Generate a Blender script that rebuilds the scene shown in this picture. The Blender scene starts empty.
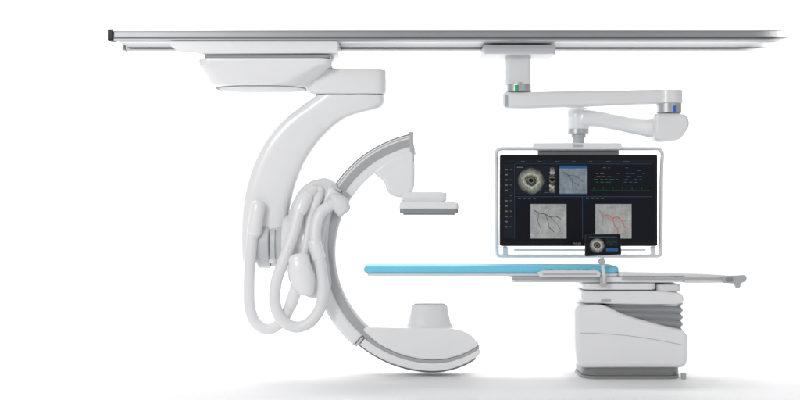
import bpy, bmesh, math, random
from mathutils import Vector, Matrix
random.seed(4)
S=0.0083; D=10.0; ZC=174.6*S
C=bpy.context.scene.collection
def F(Y): return (D+Y)/D
def xx(px,Y=0): return (px-400)*S*F(Y)
def zz(py,Y=0): return ZC+(200-py)*S*F(Y)
def W(px,py,Y=0): return (xx(px,Y),Y,zz(py,Y))
# ---------------------------------------------------------------- materials
def new_mat(name):
    m=bpy.data.materials.new(name); m.use_nodes=True
    return m,m.node_tree,m.node_tree.nodes['Principled BSDF']
def plain(name,col,rough=.4,metal=0,spec=.5,var=.02,bump=0,scale=40,coat=0):
    m,t,p=new_mat(name)
    n=t.nodes.new('ShaderNodeTexNoise'); n.inputs['Scale'].default_value=3
    tc=t.nodes.new('ShaderNodeTexCoord'); t.links.new(tc.outputs['Object'],n.inputs['Vector'])
    r=t.nodes.new('ShaderNodeValToRGB')
    r.color_ramp.elements[0].position=.3; r.color_ramp.elements[1].position=.7
    r.color_ramp.elements[0].color=[c*(1-var) for c in col]+[1]
    r.color_ramp.elements[1].color=[min(1,c*(1+var)) for c in col]+[1]
    t.links.new(n.outputs['Fac'],r.inputs['Fac']); t.links.new(r.outputs['Color'],p.inputs['Base Color'])
    p.inputs['Roughness'].default_value=rough; p.inputs['Metallic'].default_value=metal
    p.inputs['Specular IOR Level'].default_value=spec; p.inputs['Coat Weight'].default_value=coat
    if bump:
        n2=t.nodes.new('ShaderNodeTexNoise'); n2.inputs['Scale'].default_value=scale*10
        t.links.new(tc.outputs['Object'],n2.inputs['Vector'])
        b=t.nodes.new('ShaderNodeBump'); b.inputs['Strength'].default_value=bump; b.inputs['Distance'].default_value=.002
        t.links.new(n2.outputs['Fac'],b.inputs['Height']); t.links.new(b.outputs['Normal'],p.inputs['Normal'])
    return m
def fade(m):   # the far end of the rails dissolves into the white studio
    t=m.node_tree; p=t.nodes['Principled BSDF']; out=t.nodes['Material Output']
    g=t.nodes.new('ShaderNodeNewGeometry'); s=t.nodes.new('ShaderNodeSeparateXYZ')
    r=t.nodes.new('ShaderNodeMapRange'); r.interpolation_type='SMOOTHSTEP'
    r.inputs['From Min'].default_value=xx(734); r.inputs['From Max'].default_value=xx(790)
    tr=t.nodes.new('ShaderNodeBsdfTransparent'); mx=t.nodes.new('ShaderNodeMixShader')
    t.links.new(g.outputs['Position'],s.inputs[0]); t.links.new(s.outputs['X'],r.inputs['Value'])
    t.links.new(r.outputs['Result'],mx.inputs['Fac']); t.links.new(p.outputs[0],mx.inputs[1]); t.links.new(tr.outputs[0],mx.inputs[2])
    t.links.new(mx.outputs[0],out.inputs['Surface']); return m
def glow(name,col,rough=.25):
    m,t,p=new_mat(name); p.inputs['Base Color'].default_value=(.004,.004,.005,1)
    p.inputs['Emission Color'].default_value=(*col,1); p.inputs['Emission Strength'].default_value=1
    p.inputs['Roughness'].default_value=rough; p.inputs['Specular IOR Level'].default_value=.1
    return m
def scan(name,lo,hi,scale,ring=None):
    m=glow(name,lo); t=m.node_tree; p=t.nodes['Principled BSDF']
    tc=t.nodes.new('ShaderNodeTexCoord'); n=t.nodes.new('ShaderNodeTexNoise'); n.inputs['Scale'].default_value=scale
    n.inputs['Detail'].default_value=8; n.inputs['Roughness'].default_value=.8; t.links.new(tc.outputs['Object'],n.inputs['Vector'])
    r=t.nodes.new('ShaderNodeValToRGB'); r.color_ramp.elements[0].position=.32; r.color_ramp.elements[1].position=.68
    r.color_ramp.elements[0].color=(*lo,1); r.color_ramp.elements[1].color=(*hi,1)
    t.links.new(n.outputs['Fac'],r.inputs['Fac']); src=r.outputs['Color']
    if ring:
        l=t.nodes.new('ShaderNodeVectorMath'); l.operation='LENGTH'; t.links.new(tc.outputs['Object'],l.inputs[0])
        n3=t.nodes.new('ShaderNodeTexNoise'); n3.inputs['Scale'].default_value=9; t.links.new(tc.outputs['Object'],n3.inputs['Vector'])
        ad=t.nodes.new('ShaderNodeMath'); ad.operation='MULTIPLY_ADD'; ad.inputs[1].default_value=ring*.55; ad.inputs[2].default_value=-ring*.27
        t.links.new(n3.outputs['Fac'],ad.inputs[0])
        sm=t.nodes.new('ShaderNodeMath'); sm.operation='ADD'; t.links.new(ad.outputs[0],sm.inputs[0]); t.links.new(l.outputs['Value'],sm.inputs[1])
        q=t.nodes.new('ShaderNodeValToRGB'); e=q.color_ramp.elements
        mr=t.nodes.new('ShaderNodeMath'); mr.operation='DIVIDE'; mr.inputs[1].default_value=ring
        t.links.new(sm.outputs[0],mr.inputs[0]); t.links.new(mr.outputs[0],q.inputs['Fac'])
        e[0].position=0; e[0].color=(.0,.0,.0,1); e[1].position=1; e[1].color=(.05,.05,.05,1)
        for pos,c in ((.15,.02),(.19,.5),(.25,.10),(.40,.12),(.52,.9),(.64,.5),(.85,.25)):
            k=e.new(pos); k.color=(c,c,c*.93,1)
        mm=t.nodes.new('ShaderNodeMix'); mm.data_type='RGBA'; mm.blend_type='MULTIPLY'; mm.inputs[0].default_value=1
        t.links.new(src,mm.inputs[6]); t.links.new(q.outputs['Color'],mm.inputs[7]); src=mm.outputs[2]
    t.links.new(src,p.inputs['Emission Color']); return m
M={}
M['white']=plain('white_lacquer',(.83,.83,.835),.28,coat=.25,bump=.015,var=.01)
M['white2']=plain('white_moulded_plastic',(.73,.735,.745),.42,bump=.03)
M['hose']=plain('white_rubber_hose',(.79,.79,.80),.36,bump=.03)
M['seam']=plain('dark_grey_seam',(.25,.26,.27),.6)  # dark grey for the seam and pivot rings
M['hub']=plain('pale_grey_casting',(.56,.57,.58),.4)
M['under']=plain('painted_shade_underside',(.54,.55,.56),.5)  # white housing's underside, its shade put into a greyer base colour
M['grey']=plain('light_grey_plastic',(.45,.46,.47),.4)
M['track']=plain('grey_arc_track',(.44,.45,.46),.35,metal=.3)
M['midgrey']=plain('mid_grey_plastic',(.27,.28,.29),.4)
M['alu']=plain('brushed_aluminium',(.52,.53,.54),.38,metal=.7)
M['steel']=plain('base_steel',(.25,.25,.25),.33,metal=.65)
M['rail']=fade(plain('rail_aluminium',(.36,.37,.38),.4,metal=.35))
M['raild']=fade(plain('rail_groove',(.13,.135,.14),.5,metal=.3))
M['raill']=fade(plain('rail_lip',(.62,.63,.64),.35,metal=.4))
M['panel']=fade(plain('rail_underside',(.5,.51,.52),.5))
M['black']=plain('black_plastic',(.012,.012,.013),.45,spec=.3)
M['bezel']=plain('black_gloss_bezel',(.008,.008,.009),.25,spec=.25)
M['blue']=plain('blue_foam_cover',(.18,.63,.84),.55,bump=.15,scale=12)
M['bellow']=plain('grey_rubber_bellows',(.36,.37,.38),.42,metal=.2)
M['green']=plain('green_indicator',(.02,.42,.16),.35)
M['bluei']=plain('blue_indicator',(.02,.14,.62),.35)
M['floor']=plain('white_studio_floor',(.835,.835,.84),.6,spec=.2,var=.003)
M['ui']=glow('screen_black',(.005,.006,.009))
M['ui2']=glow('screen_dark_panel',(.010,.012,.017))
M['uiblue']=glow('screen_blue_bar',(.02,.09,.24))
M['uicyan']=glow('screen_cyan_text',(.035,.10,.13))
M['uiwhite']=glow('screen_white_text',(.13,.14,.15))
M['logo']=glow('logo_white',(.20,.20,.20))
M['uigreen']=glow('screen_green_trace',(.02,.12,.04))
M['contour']=glow('screen_green_contour',(.10,.30,.10))
M['contour2']=glow('screen_amber_contour',(.40,.36,.10))
M['uiorange']=glow('screen_amber_trace',(.16,.11,.04))
M['uiline']=glow('screen_divider',(.03,.05,.09))
M['angio']=scan('angiogram',(.20,.21,.21),(.43,.44,.43),12)
M['angiob']=scan('angiogram_blue',(.09,.125,.155),(.27,.31,.34),14)
M['vessel']=glow('vessel_dark',(.06,.065,.065)); M['vesselr']=glow('vessel_red',(.46,.14,.11)); M['vesselm']=glow('vessel_grey',(.15,.16,.16))
M['ivus']=scan('ultrasound_ring',(.05,.05,.045),(.85,.86,.80),75,ring=14*S)
M['ivus2']=scan('ultrasound_ring_small',(.07,.07,.065),(.9,.9,.85),110,ring=7.5*S)
# ---------------------------------------------------------------- mesh builder
def inset(out,nrm,b):
    """true inward offset: vertices swallowed by the offset collapse onto the corner"""
    n=len(out); P=[Vector(p) for p in out]
    Q=[P[i]-nrm[i]*b for i in range(n)]
    dirs=[(P[(i+1)%n]-P[i]) for i in range(n)]
    for _ in range(12):
        rev=[(Q[(i+1)%n]-Q[i]).dot(dirs[i])<-1e-9 for i in range(n)]
        if not any(rev) or all(rev): break
        st=next(i for i in range(n) if not rev[i]); i=0
        while i<n:
            a=(st+i)%n
            if rev[a]:
                j=i
                while rev[(st+j)%n] and j<n: j+=1
                e0=(st+i-1)%n; e1=(st+j)%n
                p,d=Q[e0],dirs[e0]; q,e=Q[(e1+1)%n],dirs[e1]
                cr=d.x*e.y-d.y*e.x; mid=(Q[a]+Q[e1])/2; X=mid
                if abs(cr)>.15*d.length*e.length:
                    t=((q.x-p.x)*e.y-(q.y-p.y)*e.x)/cr; X=p+d*t
                    if (X-mid).length>1.2*b+(Q[a]-Q[e1]).length: X=mid
                for m in range(i,j+1): Q[(st+m)%n]=X.copy()
                i=j+1
            else: i+=1
    return Q
class MB:
    def __init__(s): s.v=[];s.f=[];s.m=[];s.mi=0;s.weld=False
    def add(s,vs,fs):
        o=len(s.v); s.v+= [tuple(v) for v in vs]; s.f+=[tuple(i+o for i in f) for f in fs]; s.m+=[s.mi]*len(fs); return s
    def loft(s,rings,caps=True,closed=False):
        n=len(rings[0]); vs=[p for r in rings for p in r]; fs=[]
        R=len(rings)
        for i in range(R if closed else R-1):
            a=i*n; b=((i+1)%R)*n
            for j in range(n): fs.append((a+j,a+(j+1)%n,b+(j+1)%n,b+j))
        if caps and not closed: fs.append(tuple(range(n-1,-1,-1))); fs.append(tuple((R-1)*n+j for j in range(n)))
        return s.add(vs,fs)
    def extrude(s,out,fn,w0,w1,b=0,seg=4):
        n=len(out)
        A=sum(out[i][0]*out[(i+1)%n][1]-out[(i+1)%n][0]*out[i][1] for i in range(n))
        if A<0: out=out[::-1]
        nrm=[]
        for i in range(n):
            p,q,r=[Vector(out[k%n]) for k in (i-1,i,i+1)]
            a=(q-p); c=(r-q); a=Vector((a.y,-a.x)).normalized(); c=Vector((c.y,-c.x)).normalized()
            m=(a+c); m=m.normalized() if m.length>1e-6 else a
            nrm.append(m/max(.5,m.dot(a)))
        sg=1 if w1>w0 else -1
        L=[]
        if b>0:
            s.weld=True
            for k in range(seg+1):
                t=math.pi/2*k/seg; L.append(((1-math.sin(t)),w0+sg*b*(1-math.cos(t))))
            for k in range(seg,-1,-1):
                t=math.pi/2*k/seg; L.append(((1-math.sin(t)),w1-sg*b*(1-math.cos(t))))
            Q=inset(out,nrm,b)
        else: L=[(0,w0),(0,w1)]; Q=[Vector(p) for p in out]
        rings=[[fn(out[i][0]+(Q[i].x-out[i][0])*o,out[i][1]+(Q[i].y-out[i][1])*o,w) for i in range(n)] for o,w in L]
        return s.loft(rings)
    def prism(s,out,Yf,Yb,b=.006,seg=4):
        o=[(xx(p[0],Yf),zz(p[1],Yf)) for p in out]
        return s.extrude(o,lambda u,v,w:(u,w,v),Yf,Yb,b,seg)
    def box(s,x0,x1,y0,y1,Yf,Yb,r=1.5,b=.006):
        return s.prism(rrect(x0,x1,y0,y1,r),Yf,Yb,b)
    def zprism(s,out,z0,z1,b=.006): return s.extrude(out,lambda u,v,w:(u,v,w),z0,z1,b)
    def xprism(s,out,x0,x1,b=0): return s.extrude(out,lambda u,v,w:(w,u,v),x0,x1,b)
    def zlathe(s,px,Y,prof,n=48,ky=1):
        cx=xx(px,Y)
        rings=[[(cx+r*S*math.cos(2*math.pi*j/n),Y+ky*r*S*math.sin(2*math.pi*j/n),zz(py,Y)) for j in range(n)] for r,py in prof]
        return s.loft(rings)
    def xlathe(s,py,Y,prof,n=48,kz=1):
        cz=zz(py,Y)
        rings=[[(xx(px,Y),Y+r*S*math.cos(2*math.pi*j/n),cz+kz*r*S*math.sin(2*math.pi*j/n)) for j in range(n)] for px,r in prof]
        return s.loft(rings)
    def ylathe(s,px,py,prof,n=40):
        cx,cz=xx(px,prof[0][1]),zz(py,prof[0][1])
        rings=[[(cx+r*S*math.cos(2*math.pi*j/n),Y,cz+r*S*math.sin(2*math.pi*j/n)) for j in range(n)] for r,Y in prof]
        return s.loft(rings)
    def ribbon(s,st,hd,n=3.0,steps=8,round_end=.35,k=32,e0=True,e1=True):
        P=[Vector((a[0],a[1],a[2],a[3])).copy() for a in st]; Y=[a[4] if len(a)>4 else 0 for a in st]
        H=[a[5] if len(a)>5 else hd for a in st]
        Q=cat([list(p)+[y,h] for p,y,h in zip(P,Y,H)],steps)
        rings=[]
        def ring(q,sc=1,shift=None):
            ox,oy,ix,iy,y,h=q
            a=Vector(W(ox,oy,y)); b=Vector(W(ix,iy,y)); c=(a+b)/2; u=(a-b)/2
            if shift: c=c+shift
            pts=[]
            for j in range(k):
                t=2*math.pi*j/k; ct,st_=math.cos(t),math.sin(t)
                e=2/n; cu=math.copysign(abs(ct)**e,ct); cv=math.copysign(abs(st_)**e,st_)
                pts.append(tuple(c+u*cu*sc+Vector((0,h*cv*(sc if sc<1 else 1),0))))
            return pts
        def cen(q): return (Vector(W(q[0],q[1],q[4]))+Vector(W(q[2],q[3],q[4])))/2
        def wid(q): return (Vector(W(q[0],q[1],q[4]))-Vector(W(q[2],q[3],q[4]))).length/2
        d0=(cen(Q[0])-cen(Q[1])).normalized(); d1=(cen(Q[-1])-cen(Q[-2])).normalized()
        ts=[math.pi/2*i/5 for i in range(5,0,-1)]
        if e0 and round_end:
            w=wid(Q[0])*round_end
            for t in ts: rings.append(ring(Q[0],1-round_end*(1-math.cos(t))*.999,d0*w*math.sin(t)))
        for q in Q: rings.append(ring(q))
        if e1 and round_end:
            w=wid(Q[-1])*round_end
            for t in ts[::-1]: rings.append(ring(Q[-1],1-round_end*(1-math.cos(t))*.999,d1*w*math.sin(t)))
        return s.loft(rings)
    def tube(s,pts,r,n=16,steps=8,closed=False,smooth=True,world=False,dome=False):
        P=[Vector(p) if world else Vector(W(*p)) for p in pts]
        if smooth: P=[Vector(p) for p in cat([list(p) for p in P],steps,closed)]
        R_=[r]*len(P)
        if dome:
            d0=(P[0]-P[1]).normalized(); d1=(P[-1]-P[-2]).normalized(); A=[];B=[];ra=[]
            for k in range(5,0,-1):
                t=math.pi/2*k/5.3; A.append(P[0]+d0*r*.8*math.sin(t)); ra.append(r*math.cos(t))
            for k in range(1,6):
                t=math.pi/2*k/5.3; B.append(P[-1]+d1*r*.8*math.sin(t))
            P=A+P+B; R_=ra+R_+ra[::-1]
        N=len(P); rings=[]
        up=Vector((0,1,0.01)); prev=None
        for i in range(N):
            a=P[(i-1)%N] if (closed or i>0) else P[i]; b=P[(i+1)%N] if (closed or i<N-1) else P[i]
            t=(b-a).normalized()
            if prev is None: prev=t.cross(up)
            u=(prev-t*prev.dot(t)).normalized(); prev=u; v=t.cross(u)
            rings.append([tuple(P[i]+u*R_[i]*math.cos(2*math.pi*j/n)+v*R_[i]*math.sin(2*math.pi*j/n)) for j in range(n)])
        return s.loft(rings,closed=closed)
    def line(s,pts,w,Y):
        P=[Vector(p) for p in pts]; N=len(P); vs=[]
        for i in range(N):
            d=(P[min(N-1,i+1)]-P[max(0,i-1)]); d=d.normalized() if d.length>1e-6 else Vector((1,0))
            n=Vector((-d.y,d.x))*w/2
            vs+= [W(P[i].x+n.x,P[i].y+n.y,Y),W(P[i].x-n.x,P[i].y-n.y,Y)]
        return s.add(vs,[(2*i,2*i+1,2*i+3,2*i+2) for i in range(N-1)])
    def rect(s,x0,x1,y0,y1,Y): return s.add([W(x0,y0,Y),W(x1,y0,Y),W(x1,y1,Y),W(x0,y1,Y)],[(0,1,2,3)])
def cat(P,steps,closed=False):
    out=[];N=len(P)
    g=(lambda i:P[i%N]) if closed else (lambda i:P[max(0,min(N-1,i))])
    for i in range(N if closed else N-1):
        a,b,c,d=g(i-1),g(i),g(i+1),g(i+2)
        for k in range(steps):
            t=k/steps
            out.append([.5*(2*q+(r-p)*t+(2*p-5*q+4*r-s_)*t*t+(3*q-p-3*r+s_)*t**3) for p,q,r,s_ in zip(a,b,c,d)])
    if not closed: out.append(list(P[-1]))
    return out
def rrect(x0,x1,y0,y1,r,k=6):
    if x1<x0:x0,x1=x1,x0
    if y1<y0:y0,y1=y1,y0
    r=min(r,(x1-x0)/2*.999,(y1-y0)/2*.999); o=[]
    for cx,cy,a in ((x1-r,y1-r,0),(x0+r,y1-r,90),(x0+r,y0+r,180),(x1-r,y0+r,270)):
        for i in range(k+1):
            t=math.radians(a+90*i/k); o.append((cx+r*math.cos(t),cy+r*math.sin(t)))
    return o
def rp(pts,k=6):
    o=[];n=len(pts)
    for i in range(n):
        p,q,r_=[Vector(pts[j%n][:2]) for j in (i-1,i,i+1)]; r=pts[i][2] if len(pts[i])>2 else 0
        if r<=0: o.append(tuple(q)); continue
        a=(p-q);b=(r_-q); r=min(r,a.length*.49,b.length*.49); a=q+a.normalized()*r; b=q+b.normalized()*r
        for j in range(k+1):
            t=j/k; o.append(tuple(a*(1-t)**2+q*2*t*(1-t)+b*t*t))
    return o
LOC={}
def obj(name,mb,mats,parent=None,label=None,sharp=38):
    if isinstance(mats,str): mats=[mats]
    me=bpy.data.meshes.new(name); me.from_pydata(mb.v,[],mb.f); me.update()
    for p,i in zip(me.polygons,mb.m): p.material_index=i
    bm=bmesh.new(); bm.from_mesh(me)
    if mb.weld: bmesh.ops.remove_doubles(bm,verts=bm.verts,dist=1e-5)
    bmesh.ops.recalc_face_normals(bm,faces=bm.faces); bm.to_mesh(me); bm.free()
    for m in mats: me.materials.append(M[m])
    xs=[v.co for v in me.vertices]
    c=Vector([(min(p[i] for p in xs)+max(p[i] for p in xs))/2 for i in range(3)])
    me.transform(Matrix.Translation(-c))
    me.shade_smooth(); me.set_sharp_from_angle(angle=math.radians(sharp))
    for p in me.polygons:
        if len(p.vertices)>8: p.use_smooth=False
    o=bpy.data.objects.new(name,me); C.objects.link(o); LOC[o.name]=c
    if parent: o.parent=parent; o.location=c-LOC[parent.name]
    else: o.location=c
    if label: o['label']=label
    return o
def thing(name,label,cat_,loc,group=None):
    o=bpy.data.objects.new(name,None); C.objects.link(o); o.location=loc; LOC[o.name]=Vector(loc)
    o.empty_display_size=.1; o['label']=label; o['category']=cat_
    if group:o['group']=group
    return o
def tag(o,label,cat_): o['label']=label; o['category']=cat_; return o
# ---------------------------------------------------------------- setting: seamless white studio sweep
mb=MB(); R=5.2; y0=1.4
prof=[(y,0) for y in (-9.5,-6,-3,0,y0)]
for i in range(1,41):
    t=math.pi/2*i/40; prof.append((y0+R*math.sin(t),R*(1-math.cos(t))))
prof.append((y0+R,9))
vs=[];fs=[]
for (y,z) in prof: vs+=[(-14,y,z),(14,y,z)]
for i in range(len(prof)-1): fs.append((2*i,2*i+1,2*i+3,2*i+2))
mb.add(vs,fs); fl=obj('floor',mb,'floor',sharp=80); fl['kind']='structure'
# ---------------------------------------------------------------- ceiling rails
zt=zz(29.5,-.36); zb=zz(40.2,-.36); h=zt-zb
T=thing('ceiling_rail','long grey aluminium double ceiling rail with black end cap running across the top','ceiling rail',(xx(430),0,zt))
def railprof(ya,yb,s):
    f=ya if s<0 else yb; k=.007*(1 if s<0 else -1); bk=yb if s<0 else ya
    return [(f,zt),(f,zt-.018),(f+k,zt-.02),(f+k,zb+.03),(f,zb+.028),(f,zb+.004),(f+k*2,zb),(bk,zb),(bk,zt)]
XL=xx(112,-.36); XR=xx(800,-.36)
a=MB(); a.xprism(railprof(-.36,-.25,-1),XL,XR); fr=obj('front_rail',a,'rail',T)
a=MB(); a.xprism([(-.366,zt-.002),(-.366,zt-.014),(-.3605,zt-.014),(-.3605,zt-.002)],XL,XR); obj('rail_lip',a,'raill',fr)
a=MB(); a.xprism([(-.364,zb+.024),(-.364,zb+.012),(-.3605,zb+.012),(-.3605,zb+.024)],XL,XR); obj('rail_groove',a,'raild',fr)
a=MB(); a.xprism([(.25,zt),(.25,zb+.004),(.26,zb),(.36,zb),(.36,zt)],xx(123,.25)*.99,XR); rr=obj('rear_rail',a,'rail',T)
a=MB(); a.xprism([(.2455,zb+.026),(.2455,zb+.010),(.2495,zb+.010),(.2495,zb+.026)],xx(125,.25)*.99,XR); obj('rail_groove',a,'raild',rr)
a=MB(); a.xprism([(-.249,zb+.045),(-.249,zb+.02),(.245,zb+.02),(.245,zb+.045)],xx(116,-.3),XR); obj('cover_panel',a,'panel',T)
a=MB(); a.xprism([(-.17,zb+.0195),(-.17,zb+.008),(-.12,zb+.008),(-.12,zb+.0195)],xx(124,-.1),XR); obj('cable_channel',a,'raill',T)
for ya,yb,x0 in ((-.372,-.24,107.5),(.24,.37,122)):
    a=MB(); xa=xx(x0,ya); a.xprism(rrect(ya,yb,zb-.003,zt+.003,.01),xa,xa+(.045 if ya<0 else .02),.003); obj('end_cap',a,'black' if ya<0 else 'midgrey',T)
a=MB(); xa=xx(113.3,-.3); a.xprism([(-.239,zb+.02),(-.239,zt-.01),(.239,zt-.01),(.239,zb+.02)],xa,xa+.02); obj('end_plate',a,'panel',T)
# ---------------------------------------------------------------- ceiling-hung C-arm
T=thing('c_arm_stand','white ceiling-hung C-arm imaging stand with curved arm and looped hoses at left','medical imaging machine',(xx(258),0,zb))
a=MB(); a.prism(rp([(170,41.2,1),(338,41.2,1),(338,53,1.5),(208,53.8,1),(200,53,1),(178,51,2),(170,46,2)]),-.33,.34,.005); cg=obj('rail_carriage',a,'white',T)
a=MB(); a.zprism(rrect(xx(204,-.28),xx(330,-.28),-.28,.3,.04),zz(54.2,-.28),zz(57.6,-.28),.004); obj('turntable_plate',a,'grey',T)
def zsec(x0,x1,Yf,Yb,py,r): 
    z=zz(py,Yf); return [(x,y,z) for x,y in rrect(xx(x0,Yf),xx(x1,Yf),Yf,Yb,r,12)]
a=MB(); a.loft([zsec(199,330,-.35,.36,57.8,.10),zsec(197.4,331.5,-.36,.37,58.4,.10),zsec(197,332,-.36,.37,60,.10),zsec(197,331,-.36,.37,64.5,.11),zsec(198.4,328,-.357,.368,65.6,.13),zsec(204,310.5,-.342,.352,82.5,.27),
    zsec(206,308,-.335,.345,84.6,.30),zsec(208.5,306.5,-.325,.335,85.2,.30)])
hs=obj('swivel_housing',a,'white',T,sharp=28)
z=zz(85.2,-.325)
o1=rrect(xx(210.3,-.325),xx(304.8,-.325),-.308,.32,.29,14); o2=rrect(xx(213.4,-.325),xx(301.7,-.325),-.268,.28,.26,14)
a=MB(); n=len(o1); a.add([(x,y,z-.002) for x,y in o1]+[(x,y,z-.002) for x,y in o2],[(j,(j+1)%n,n+(j+1)%n,n+j) for j in range(n)]); obj('seam_ring',a,'seam',hs)
a=MB(); a.zprism(o2,z-.005,z+.0015,.001); obj('underside_panel',a,'under',hs)
a=MB(); a.loft([zsec(306,384.5,-.18,.18,68.5,.08),zsec(304,386,-.19,.19,70,.09),zsec(306,386.3,-.19,.19,90,.09),zsec(309,385.8,-.185,.185,92.6,.09),zsec(314,384,-.175,.175,93.6,.08)])
sa=obj('swivel_arm',a,'white',T,sharp=50)
a=MB(); a.zlathe(350,0,[(31,92.5),(34,92.8),(34,96),(31,96.6)],ky=.62); obj('pivot_ring',a,'seam',sa)
st=[(317,96,384.5,96,0,.17),(311.5,100,384,104.5,0,.17),(300,108,377,110,0,.165),(284,121,347,119,0,.16),(269,138,325,136,0,.155),(257.5,158,309,157,0,.15),(249.5,180,298,180,0,.15),
    (244.5,204,290.5,204,0,.15),(242.5,232,285,232,0,.15),(243,258,281,258,0,.15)]
a=MB(); a.ribbon(st,.15,4.6,8,.22,e0=False,k=72); obj('curved_arm',a,'white',T,sharp=60)
a=MB(); a.xlathe(243,0,[(258,17),(258,23),(259.5,25),(270,25),(271,24)]); hub=obj('pivot_hub',a,'hub',T)
a=MB(); a.xlathe(243,0,[(272,23.2),(277,23.6),(277,22),(279,22),(279,23.6),(288,23.2),(288,10)]); obj('hub_ring',a,'hub',hub)
a=MB(); a.xlathe(243,0,[(284,10),(284,27),(288,30),(306,32),(312,28),(312,10)]); obj('rotation_drum',a,'white',hub)
a=MB(); a.prism(rp([(286,222,6),(291,204,6),(300,188,7),(312,180,5),(326,177,5),(338,184,6),(337,200,6),(330,222,10),(328,250,10),(333,286,7),(327,300,6),(306,298,7),(288,282,6)]),-.165,.165,.035,6); car=obj('arc_carriage',a,'white2',T,sharp=50)
# the C arc
CX,CY=435,252
def pt(R,t,tap=0):
    k=max(0,min(1,(t-266)/27)); R=R-tap*k*k
    t=math.radians(t); return (CX+R*math.cos(t),CY-R*math.sin(t))
def arc(R0,R1,a0,a1,Yf,Yb,b,n=90,t0=0,t1=0):
    mb=MB(); o=[pt(R1,a0+(a1-a0)*i/n,t1) for i in range(n+1)]+[pt(R0,a0+(a1-a0)*i/n,t0) for i in range(n,-1,-1)]
    mb.prism(o,Yf,Yb,b); return mb
ar=obj('c_arc',arc(99.5,119.5,101,262,-.115,.115,.012),'white',T,sharp=50)
obj('side_track',arc(108.2,115.8,102,175,-.119,-.113,.002),'track',ar)
obj('side_track_edge',arc(117.4,118.4,102,175,-.1175,-.113,.001),'grey',ar)
obj('outer_belt',arc(119.2,120.8,102,291,-.085,.085,.003,t0=7,t1=7),'midgrey',ar)
a=MB(); a.prism(rp([(409,131.5,1),(413.5,131.5,1.5),(414.2,162,2),(410.5,162,1)]),-.122,.122,.006); obj('arc_end_plate',a,'grey',ar)
sl=obj('arc_sleeve',arc(110.4,124.6,148,229,-.178,.178,.03),'white',T,sharp=50)
obj('sleeve_trim',arc(102.6,110.8,146,240,-.15,.15,.004),'track',sl)
obj('sleeve_end',arc(111.5,123.2,229.2,230.4,-.168,.168,.004,n=6),'hub',sl)
obj('sleeve_end',arc(111.5,123.2,146.6,147.8,-.168,.168,.004,n=6),'hub',sl)
# detector side
a=MB(); a.prism(rp([(371,172,8),(382,162.5,12),(396,154,10),(410,149.6,4),(414.6,152,5),(415,170,20),(414.6,188,12),(409,197,8),(396,197.6,8),(387,193,10),(384,181,12)],8),-.13,.13,.036,8); da=obj('detector_arm',a,'white',T,sharp=50)
a=MB(); a.loft([zsec(402,446,-.13,.13,192,.05),zsec(401,447,-.135,.135,193,.05),zsec(401,447,-.135,.135,200,.05),zsec(403,445,-.13,.13,202,.05)]); dn=obj('detector_neck',a,'white',T)
a=MB(); a.loft([zsec(402,456,-.20,.20,201.5,.03),zsec(399.5,458.5,-.21,.21,203,.035),zsec(399,459,-.21,.21,208.6,.035)]); dt=obj('flat_detector',a,'white',T)
a=MB(); a.loft([zsec(399.6,458.4,-.207,.207,208.8,.035),zsec(399.6,458.4,-.207,.207,212.6,.035),zsec(402,456,-.2,.2,213.6,.03)]); obj('collision_band',a,'midgrey',dt)
a=MB(); a.loft([zsec(403,455,-.19,.19,213.7,.03),zsec(403,455,-.19,.19,215.2,.03)]); obj('detector_face',a,'grey',dt)
# tube side: every layer follows the arc and ends on one curved tip
def seg_to(R,a0,xe,tap,n=50):
    o=[]; t=a0
    while t<300:
        p=pt(R,t,tap)
        if p[0]>=xe: o.append((xe,p[1])); break
        o.append(p); t+=1.3
    return o
o=seg_to(108,238,476.5,4)
tip=o[-1][1]
o=o+[(478,tip-1.4),(478.6,tip-3.2),(478.3,tip-5)]+[tuple(q) for q in cat([[477,342.5],[474,338.2],[469.5,334.6],[463.5,331.6],[457,329.7],[449,328.7],[430,328.4],[400,328],[368,327.4]],6)]+[(365.3,327.8),(363.8,329),(363.6,331)]
a=MB(); a.prism(o,-.17,.17,.014,6); th=obj('tube_housing',a,'white',T,sharp=50)
lo=seg_to(119.3,231,478.5,7); up_=seg_to(111.5,231,478.5,4.6)
y1,y0_=lo[-1][1],up_[-1][1]
tipc=[(480.2,y1-1.6),(480.8,(y1+y0_)/2),(480.2,y0_+1.2)]
a=MB(); a.prism(lo+tipc+up_[::-1],-.165,.165,.010); obj('lower_skirt',a,'white',th,sharp=50)
a=MB(); a.prism(seg_to(111.3,232,479,4.5)+seg_to(108.2,232,479,4.1)[::-1],-.158,.158,.003); obj('skirt_band',a,'track',th)
a=MB(); a.zlathe(429.5,0,[(34,330),(28,328.6),(24,326.6),(21.4,323),(20.2,318),(18.6,310),(18,305.6),(17,304.6)],ky=.6); cl=obj('collimator',a,'white2',T,sharp=50)
a=MB(); a.zlathe(429.5,0,[(15.5,304.8),(15.5,303.8),(14.5,303.4),(5,303.4)],ky=.6); obj('collimator_rim',a,'grey',cl)
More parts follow.
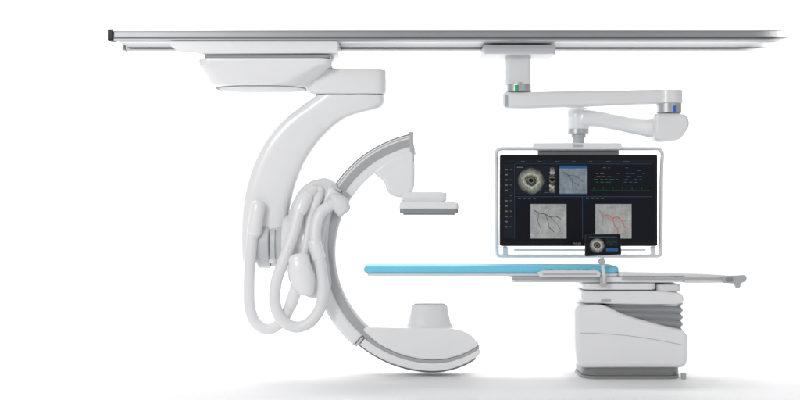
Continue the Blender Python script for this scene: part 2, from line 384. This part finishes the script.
# hoses
def hose(pts,r,collars=()):
    m=MB(); m.tube(pts,r,20,10,dome=True); h=obj('cable_hose',m,'hose',T,sharp=70)
    for (p,q,rr_) in collars:
        m=MB(); m.tube([p,q],rr_,24,smooth=False,dome=True); c_=obj('hose_collar',m,'white',h,sharp=70)
    return h
hose([(257.5,205,-.2),(254,225,-.21),(250.5,255,-.22),(249,285,-.23),(250,308,-.24),(256,323,-.25),(268,329,-.26),(281,322,-.27),(290,306,-.28),(295,290,-.28),(298,276,-.28)],.046,
     [((258,206,-.2),(254.2,232,-.21),.060),((290.6,305,-.279),(295,292,-.28),.052)])
hose([(313,191,-.2),(304,199,-.25),(299,212,-.28),(294,232,-.30),(285,257,-.32),(276.5,281,-.33),(275,303,-.33),(282,320,-.33),(296,327,-.32),(310,322,-.32),(320,308,-.31),(323,290,-.30),(321,268,-.29),(316.5,248,-.28),(315.5,230,-.26),(320,214,-.24),(329,206,-.22),(337,204,-.2)],.047,
     [((314.5,243,-.275),(318.5,257,-.285),.057),((305.5,198,-.25),(300,210,-.275),.058)])
hose([(320,190,-.17),(313,206,-.21),(309,225,-.22),(306,245,-.24),(302,262,-.26)],.038,[((318,195,-.18),(313.2,207,-.205),.048)])
a=MB(); a.ribbon([(288.5,262,309,257,-.34,.06),(289,271,312,267,-.34,.075),(291,281,315,278,-.34,.075),(297,291,314,289,-.34,.06)],.07,2.3,6,.6); hj=obj('hose_junction',a,'white',T,sharp=70)
a=MB(); a.ribbon([(330,199,336,193,-.2,.05),(333,209,346,197,-.2,.06),(337,215,350,205,-.2,.06)],.06,2.4,6,.5); obj('hose_elbow',a,'white2',T,sharp=70)
# ---------------------------------------------------------------- monitor boom
T=thing('monitor_boom','white two-section ceiling boom arm carrying the big monitor, hung from the rail','support arm',(xx(519),.1,zb))
a=MB(); a.zprism(rrect(xx(484,-.12),xx(556,-.12),-.12,.3,.03),zb-.002,zz(54,-.12),.008); obj('ceiling_trolley',a,'white2',T)
a=MB(); a.zprism(rrect(xx(506,.02),xx(531,.02),-.0,.2,.03),zz(54.5,.02),zz(84,.02),.006); co=obj('drop_column',a,'white2',T)
a=MB(); a.zlathe(518.7,.1,[(10,83),(12.4,83.4),(12.8,92),(10,92.4)]); rg=obj('column_ring',a,'alu',T)
a=MB(); a.box(514.8,518.2,84.8,91,-.014,-.004,.6,.002); obj('brake_light',a,'green',rg)
a=MB(); a.ribbon([(506,92.2,506,109,.1,.1),(530,92,530,109.3,.1,.1),(580,91.2,580,107.2,.1,.095),(630,90.3,630,105.5,.1,.09),(668,89.6,668,104.2,.1,.085),(674,89.6,674,104,.1,.085)],.09,4,6,.55); ua=obj('upper_arm',a,'white',T,sharp=60)
a=MB(); a.ribbon([(505,95,505,106.5,-.001,.003),(508,95,508,106.5,-.001,.003)],.003,2.2,2,0); obj('arm_cap',a,'grey',ua)
a=MB(); a.zlathe(669,.1,[(9,90),(13.2,90.5),(13.8,103.4),(12,104)]); obj('elbow_cap',a,'white',T)
a=MB(); a.zlathe(669,.1,[(11.5,103.5),(12.6,104),(12.6,113),(11.5,113.5)]); er=obj('elbow_ring',a,'alu',T)
a=MB(); a.box(672.5,676,105.5,112,-.004,.01,.6,.002); obj('brake_light',a,'bluei',er)
a=MB(); a.prism(rp([(655,113.4,2),(686,113.4,4),(690,119,4),(690,127,3),(681,140,5),(663,142,6),(655,139,4)],8),-.04,.24,.035,7); obj('elbow_joint',a,'white',T,sharp=50)
a=MB(); a.ribbon([(584,108.8,580,126,.26,.07),(602,111.5,598,127.5,.24,.072),(628,116.5,622,132,.2,.075),(650,118.5,646,137,.14,.08),(664,117,660,139.5,.1,.08),(672,117,670,138,.1,.075)],.08,3.4,7,.5); la=obj('lower_arm',a,'white',T,sharp=60)
a=MB(); a.zlathe(578,.3,[(6,107.6),(10.8,108.2),(11.8,110.5),(12,128),(11,129.3)]); obj('wrist_joint',a,'white',T)
a=MB(); a.zlathe(578,.3,[(10,129),(11.3,129.3),(11.3,133.8),(10,134.2)]); obj('wrist_ring',a,'alu',T)
a=MB(); a.zlathe(578.5,.3,[(7.5,134),(7.5,137),(6.5,138),(6.5,144),(6.5,146)]); obj('wrist_neck',a,'grey',T)
# ---------------------------------------------------------------- main monitor
YM=.22
T=thing('widescreen_monitor','large black widescreen monitor in white tube frame showing dark scan images','monitor',(xx(578),YM,zz(257,YM)))
a=MB(); a.box(533,622,142.8,149.4,YM+.01,YM+.13,2,.008); hb=obj('hanger_bar',a,'white',T)
a=MB(); a.box(538,619,149.6,155.5,YM+.08,YM+.12,1,.004); obj('hanger_plate',a,'midgrey',hb)
a=MB(); a.box(573,583,144.2,147,YM+.004,YM+.009,1,.002); obj('hanger_badge',a,'grey',hb)
fr_=[W(x,y,YM+.05) for x,y in rp([(495.6,148.6,7),(530,148.6,1),(626,148.6,1),(662.6,148.6,7),(661.4,175,6),(661,250,1),(660.6,256,5),(497.4,256,5),(497,250,1),(496.6,175,6)],8)]
a=MB(); a.tube(fr_,.0165,14,closed=True,smooth=False,world=True); fm=obj('tube_frame',a,'white2',T,sharp=60)
a=MB(); a.box(514,646,249,251.2,YM+.03,YM+.06,1,.004); obj('frame_shelf',a,'white',fm)
for x in (503,651):
    a=MB(); a.box(x,x+5,246.5,256,YM+.03,YM+.08,1.5,.006); obj('frame_clamp',a,'white2',fm)
a=MB(); a.box(500,657.6,154.6,246.2,YM,YM+.075,2,.008); hz=obj('monitor_housing',a,'bezel',T)
a=MB(); a.box(530,628,172,230,YM+.076,YM+.11,3,.01); obj('rear_cover',a,'grey',hz)
Y1=YM-.0015
a=MB(); a.rect(503,654.5,158,241,Y1); sc=obj('screen',a,'ui',T)
L=lambda k:YM-.0015-.0012*k
a=MB(); a.rect(503.5,654,160,163,L(1)); obj('title_bar',a,'ui2',sc)
a=MB(); a.rect(503.5,514,164,238,L(1)); obj('tool_column',a,'ui2',sc)
a=MB(); a.rect(515.5,557,165.5,194.3,L(1)); obj('image_panel',a,'ui2',sc)
for x0,x1,y0_,y1_ in ((515,652,196.4,197.0),(515,652,163.7,164.1),(582.3,582.8,197.1,239),(514.4,514.8,164.2,239)):
    a=MB(); a.rect(x0,x1,y0_,y1_,L(2)); obj('divider_line',a,'uiline',sc)
def word(x0,x1,y,mat='uiwhite',hh=.8):
    a=MB(); a.rect(x0,x1,y,y+hh,L(3)); obj('text_word',a,mat,sc)
for i in range(12): 
    if i!=5: word(505.5,507.6,169+i*5.2,'uiwhite',1.2); 
    if i%3!=1: word(510,511.6,169+i*5.2,'uiorange' if i==8 else 'uicyan',1)
for i in range(7): word(521+i*17,521+i*17+random.uniform(3,7),161.2,'uicyan',.6)
word(517,523,167,'uiwhite',.7); word(544,549,192.2,'uicyan',.6)
for r in range(6):
    x=592+(r%3)*2
    while x<646:
        w=random.uniform(2,5)
        if random.random()<.46: word(x,x+w,167.5+r*2.9,('uiwhite','uicyan','uiwhite','uiorange','uicyan','uigreen')[r] if x<606 else 'uicyan',.5)
        x+=w+2
for i in range(4): word(518+i*5,521+i*5,198.4,'uicyan',.6); word(586+i*5,589+i*5,198.4,'uicyan',.6)
a=MB(); a.ylathe(531,181,[(13.6,L(3)-.0004),(13.6,L(3))]); us=obj('ultrasound_image',a,'ivus',sc)
a=MB(); a.line([(531+(9.6+.7*math.sin(3*t/20))*math.cos(t*math.pi/30),181+(9.2+.6*math.cos(2*t/20))*math.sin(t*math.pi/30)) for t in range(61)],.32,L(4)); obj('green_contour',a,'contour',sc)
a=MB(); a.line([(531+(5.6+.6*math.sin(t/9))*math.cos(t*math.pi/30),181+5.4*math.sin(t*math.pi/30)) for t in range(61)],.3,L(4)); obj('amber_contour',a,'contour2',sc)
o=[]; 
for j in range(30): o.append((552-1.6-1.3*random.random(),167.5+j*.88))
o2=[(552+1.6+1.3*random.random(),167.5+j*.88) for j in range(30)]
a=MB(); a.add([W(x,y,L(3)) for x,y in o]+[W(x,y,L(3)) for x,y in o2],[(j,j+1,31+j,30+j) for j in range(29)]); obj('length_view',a,'ivus',sc)
a=MB(); a.mi=0; a.rect(559.5,587.5,168.5,193.5,L(3)); a.mi=1; a.rect(559.5,587.5,165.6,168.4,L(3)); a.mi=2
a.line([(563,172),(568,175),(572,181),(573,188)],.6,L(4)); a.line([(568,175),(576,176),(583,182)],.45,L(4)); a.line([(572,181),(580,186)],.4,L(4))
obj('blue_angiogram',a,['angiob','uiblue','vessel'],sc)
p=[]
for i in range(75):
    ph=i%12; p.append((590.5+i*.8,190.5-(3 if ph==4 else (-1 if ph==5 else (.8 if ph==8 else 0)))))
a=MB(); a.line(p,.25,L(3)); obj('heart_trace',a,'uigreen',sc)
a=MB(); a.rect(559.5,587.5,194.2,195,L(3)); obj('progress_bar',a,'uiblue',sc)
def wig(x,y,pts): return [(q[0],q[1]) for q in cat([[x+u,y+v] for u,v in pts],5)]
a=MB(); a.mi=0; a.rect(530.5,566.5,204,238.5,L(3)); a.mi=1
a.line(wig(530,204,[(4,6),(9,9),(15,10),(20,13),(25,12),(31,15)]),.8,L(4)); a.line(wig(530,204,[(15,10),(18,17),(19,23),(24,28)]),.6,L(4.3)); a.line(wig(530,204,[(9,9),(8,17),(11,25)]),.45,L(4.6)); a.line(wig(530,204,[(20,13),(27,20),(31,27)]),.4,L(4.9))
obj('left_angiogram',a,['angio','vessel'],sc)
a=MB(); a.mi=0; a.rect(595.5,631.5,204,238.5,L(3)); a.mi=1
a.line(wig(595,204,[(8,12),(13,11),(18,14),(22,13),(27,17),(30,24)]),1.1,L(4)); a.line(wig(595,204,[(18,14),(19,20),(23,26),(22,31)]),1.0,L(4.3)); a.mi=2; a.line(wig(595,204,[(3,5),(8,12),(7,22)]),.5,L(4.6)); a.line(wig(595,204,[(27,17),(34,16)]),.45,L(4.9))
obj('right_angiogram',a,['angio','vesselr','vesselm'],sc)
def text(body,px,py,Y,size,mat,parent,name='logo_lettering'):
    cu=bpy.data.curves.new(name,'FONT'); cu.body=body; cu.size=size; cu.align_x='CENTER'; cu.align_y='CENTER'; cu.extrude=.0004
    t=bpy.data.objects.new('tmp',cu); C.objects.link(t); bpy.context.view_layer.update()
    me=bpy.data.meshes.new_from_object(t.evaluated_get(bpy.context.evaluated_depsgraph_get())); bpy.data.objects.remove(t)
    me.name=name; me.materials.clear(); me.materials.append(M[mat]); me.transform(Matrix.Rotation(math.pi/2,4,'X'))
    o=bpy.data.objects.new(name,me); C.objects.link(o); o.parent=parent; c=Vector(W(px,py,Y)); LOC[o.name]=c; o.location=c-LOC[parent.name]; return o
text('PHILIPS',577,243.6,YM-.002,.022,'logo',hz)
# ---------------------------------------------------------------- patient table
T=thing('patient_table','white patient table with long thin grey top on a pleated pedestal base','medical table',(xx(632),0,0))
def slab(x0,x1,pt_,pb,Yf,Yb,r,b): 
    m=MB(); m.zprism(rrect(xx(x0,Yf),xx(x1,Yf),Yf,Yb,r),zz(pb,Yf),zz(pt_,Yf),b); return m
tt=obj('table_top',slab(367,620,273.6,276.2,-.235,.235,.06,.004),'white2',T)
a=slab(512,684,276.5,282.4,-.235,.235,.02,.006); un=obj('top_carrier',a,'white',T)
a=MB(); a.prism(rp([(619,272.2,1),(700,273.6,6),(741,276,1.5),(741,282.6,1),(684.5,283.2,1),(684.5,276.2,.5),(619,276.2,.5)]),-.24,.24,.005); obj('foot_section',a,'white',T)
a=MB(); a.box(622,735,277.2,279.6,-.268,-.255,.8,.003); rl=obj('accessory_rail',a,'alu',T)
for x in (640,676,712):
    a=MB(); a.box(x,x+3,277.4,279.4,-.2545,-.2405,.5,.002); obj('rail_spacer',a,'steel',rl)
a=MB(); a.box(512,607,277.4,280,-.268,-.255,.8,.003); obj('accessory_rail',a,'alu',T)
a=MB(); a.prism(rp([(723,276,1),(745.5,275,1.5),(747,277,1),(746.6,281.2,1.5),(741.4,283,1.5),(740.4,287.6,1.2),(736,288,1.2),(734.4,283.6,1.5),(723,283,1)]),-.3,-.27,.004); eh=obj('rail_clamp',a,'grey',T)
a=MB(); a.box(726,733,277.4,281.6,-.307,-.3005,1.2,.002); obj('clamp_plate',a,'midgrey',eh)
a=slab(583,657,283.2,290,-.24,.24,.07,.016); hd=obj('pedestal_head',a,'white',T)
a=slab(657.5,682,284.5,292,-.22,.22,.05,.014); obj('head_extension',a,'white2',hd)
a=MB(); a.prism(rp([(581,291,5),(656,291,4),(683,293.4,5),(685,301,5),(679,306.5,5),(612,304.6,4),(604,303.6,3),(582,303.4,5)]),-.25,.25,.022,6); obj('head_skirt',a,'white',T,sharp=50)
a=MB(); a.box(601,611,299.3,301.6,-.254,-.2495,1,.001); obj('skirt_label',a,'grey',T)
secs=[]; n=6
for i in range(n*2+1):
    f=i/(n*2); py=305+31*f; big=(i%2==0)
    Yf=-.252 if big else -.226; e=0 if big else 2.0
    z=zz(py,-.262); x0=607+e; x1=685-e
    secs.append([(x,y,z-.10*(x-xx(606))/(xx(686)-xx(606))*(f-.1)) for x,y in rrect(xx(x0,-.26),xx(x1,-.26),Yf,-Yf,.05)])
a=MB(); a.loft(secs); obj('bellows',a,'bellow',T,sharp=20)
a=MB(); a.prism(rp([(575,305.8,7),(605,304.8,10),(622,314,16),(654,323.5,20),(688.4,331.5,8),(688.8,350,20),(687.6,368,8),(578.6,368.2,8),(575.6,350,20)],10),-.30,.30,.042,8); obj('pedestal_cover',a,'white',T,sharp=50)
a=MB(); a.line(cat([[580.5,333],[600,333.6],[625,335.4],[655,339.6],[683.5,345.2]],6),.55,-.3015); obj('cover_seam',a,'grey',T)
a=MB(); a.zprism(rrect(xx(583,-.25),xx(681.5,-.25),-.25,.25,.12,10),0.025,zz(366.5,-.25),.006); bp=obj('base_plinth',a,'steel',T)
a=MB(); a.zprism(rrect(xx(582,-.257),xx(682.3,-.257),-.257,.257,.13,10),0.0,.0245,.004); obj('base_flange',a,'midgrey',bp)
a=MB(); a.zprism([(xx(683.5,-.24)+.022*math.cos(t*math.pi/8),-.24+.022*math.sin(t*math.pi/8)) for t in range(16)],0,.05,.008); obj('floor_stop',a,'grey',T)
# mattress
a=MB(); a.zprism(rrect(xx(363.5,-.24),xx(620,-.24),-.24,.24,.07),zz(273.3,-.24),zz(266.6,-.24),.022); 
m=obj('mattress',a,'blue'); tag(m,'long thin sky blue mattress lying on the left part of the table','mattress')
# control unit on the rail
T=thing('bedside_controls','slim white control module with small buttons clipped along the table side','control panel',(xx(570,-.3),-.3,zz(277,-.3)))
a=MB(); a.prism(rp([(538,272.5,1),(545,270.5,1),(598,270.5,1),(601,273,1),(600,277,1),(540,277,1)]),-.33,-.275,.006); bd=obj('control_housing',a,'white2',T)
for i in range(9):
    a=MB(); px=544+i*6.2
    a.zlathe(px,-.302,[(1.5,270.7),(1.5,269.3),(1,268.9)],n=12); obj('control_button',a,['grey','midgrey'][i%3==1],T)
a=MB(); a.box(543,597,273.4,275,-.3335,-.3295,.5,.0008); obj('control_strip',a,'grey',bd)
# touch screen
YT=-.31
T=thing('touch_screen','small tilted black touch screen on white clamp stand in front of the monitor','touch screen',(xx(603,YT),YT,zz(285,YT)))
a=MB(); a.prism(rp([(585.5,234.5,1.5),(620.5,234,1.5),(621.5,254.5,1.5),(585,256.5,1.5)]),YT,YT+.03,.004); hs=obj('screen_housing',a,'bezel',T)
k=lambda i:YT-.001-.001*i
a=MB(); a.mi=0; a.add([W(587,236,k(0)),W(619.3,235.5,k(0)),W(620,253,k(0)),W(586.8,254.7,k(0))],[(0,1,2,3)]); st_=obj('screen',a,'ui',T)
a=MB(); a.rect(606,618,238,246,k(1)); obj('trace_panel',a,'ui2',st_)
a=MB(); a.rect(606,618,248.4,251.2,k(1)); obj('blue_button',a,'uiblue',st_)
a=MB(); a.rect(589,617,236.7,237.2,k(1)); obj('title_bar',a,'uicyan',st_)
a=MB(); a.line([(607,243),(609,240),(611,244.5),(614,241),(617,243)],.4,k(2)); obj('heart_trace',a,'uigreen',st_)
a=MB(); a.ylathe(597,245.7,[(7.3,k(2)-.0003),(7.3,k(2))]); obj('ultrasound_image',a,'ivus2',st_)
a=MB(); a.tube([(602,256,YT+.02),(602.5,262,YT+.02),(603.5,272,YT+.015),(603.5,283,YT+.015)],.016,12,5); sk=obj('stand_post',a,'white2',T,sharp=60)
a=MB(); a.ylathe(602.3,261.5,[(2.6,YT-.015),(3,YT-.01),(3,YT+.035)]); obj('tilt_joint',a,'grey',sk)
a=MB(); a.box(600.2,606.8,275.5,286.5,YT+.0,YT+.045,1,.004); obj('rail_clamp',a,'grey',T)
# ---------------------------------------------------------------- light
w=bpy.data.worlds.new('World'); bpy.context.scene.world=w; w.use_nodes=True
t=w.node_tree; bg=t.nodes['Background']; tc=t.nodes.new('ShaderNodeTexCoord'); sp=t.nodes.new('ShaderNodeSeparateXYZ')
t.links.new(tc.outputs['Generated'],sp.inputs[0])
r=t.nodes.new('ShaderNodeValToRGB'); mr=t.nodes.new('ShaderNodeMapRange'); mr.inputs['From Min'].default_value=-1; mr.inputs['From Max'].default_value=1
t.links.new(sp.outputs['Z'],mr.inputs['Value']); t.links.new(mr.outputs['Result'],r.inputs['Fac'])
r.color_ramp.elements[0].position=.5; r.color_ramp.elements[0].color=(.37,.375,.38,1)
r.color_ramp.elements[1].position=.95; r.color_ramp.elements[1].color=(.62,.62,.62,1)
t.links.new(r.outputs['Color'],bg.inputs['Color']); bg.inputs['Strength'].default_value=1.0
def area(name,loc,target,sx,sy,P,spread=180):
    l=bpy.data.lights.new(name,'AREA'); l.shape='RECTANGLE'; l.size=sx; l.size_y=sy; l.energy=P; l.spread=math.radians(spread)
    o=bpy.data.objects.new(name,l); C.objects.link(o); o.location=loc
    o.rotation_euler=(Vector(target)-Vector(loc)).to_track_quat('-Z','Y').to_euler(); return o
area('key_softbox',(-4.2,-7.5,4.6),(0,0,1.7),2.2,2.2,255)
area('fill_softbox',(5,-6,3),(0,0,1.2),3,3,18)
area('backdrop_lamp',(-4.0,2.9,6.0),(-3.6,6.2,1.4),5.5,1.6,440)
area('backdrop_lamp',(4.0,2.9,6.0),(3.6,6.2,1.4),5.5,1.6,440)
# ---------------------------------------------------------------- camera
cd=bpy.data.cameras.new('Camera'); cam=bpy.data.objects.new('Camera',cd); C.objects.link(cam)
cam.location=(0,-D,ZC); cam.rotation_euler=(math.pi/2,0,0); cd.sensor_width=36; cd.lens=36*D/(800*S); cd.clip_end=200
sc_=bpy.context.scene; sc_.camera=cam
sc_.view_settings.view_transform='Standard'; sc_.view_settings.look='None'; sc_.view_settings.exposure=0
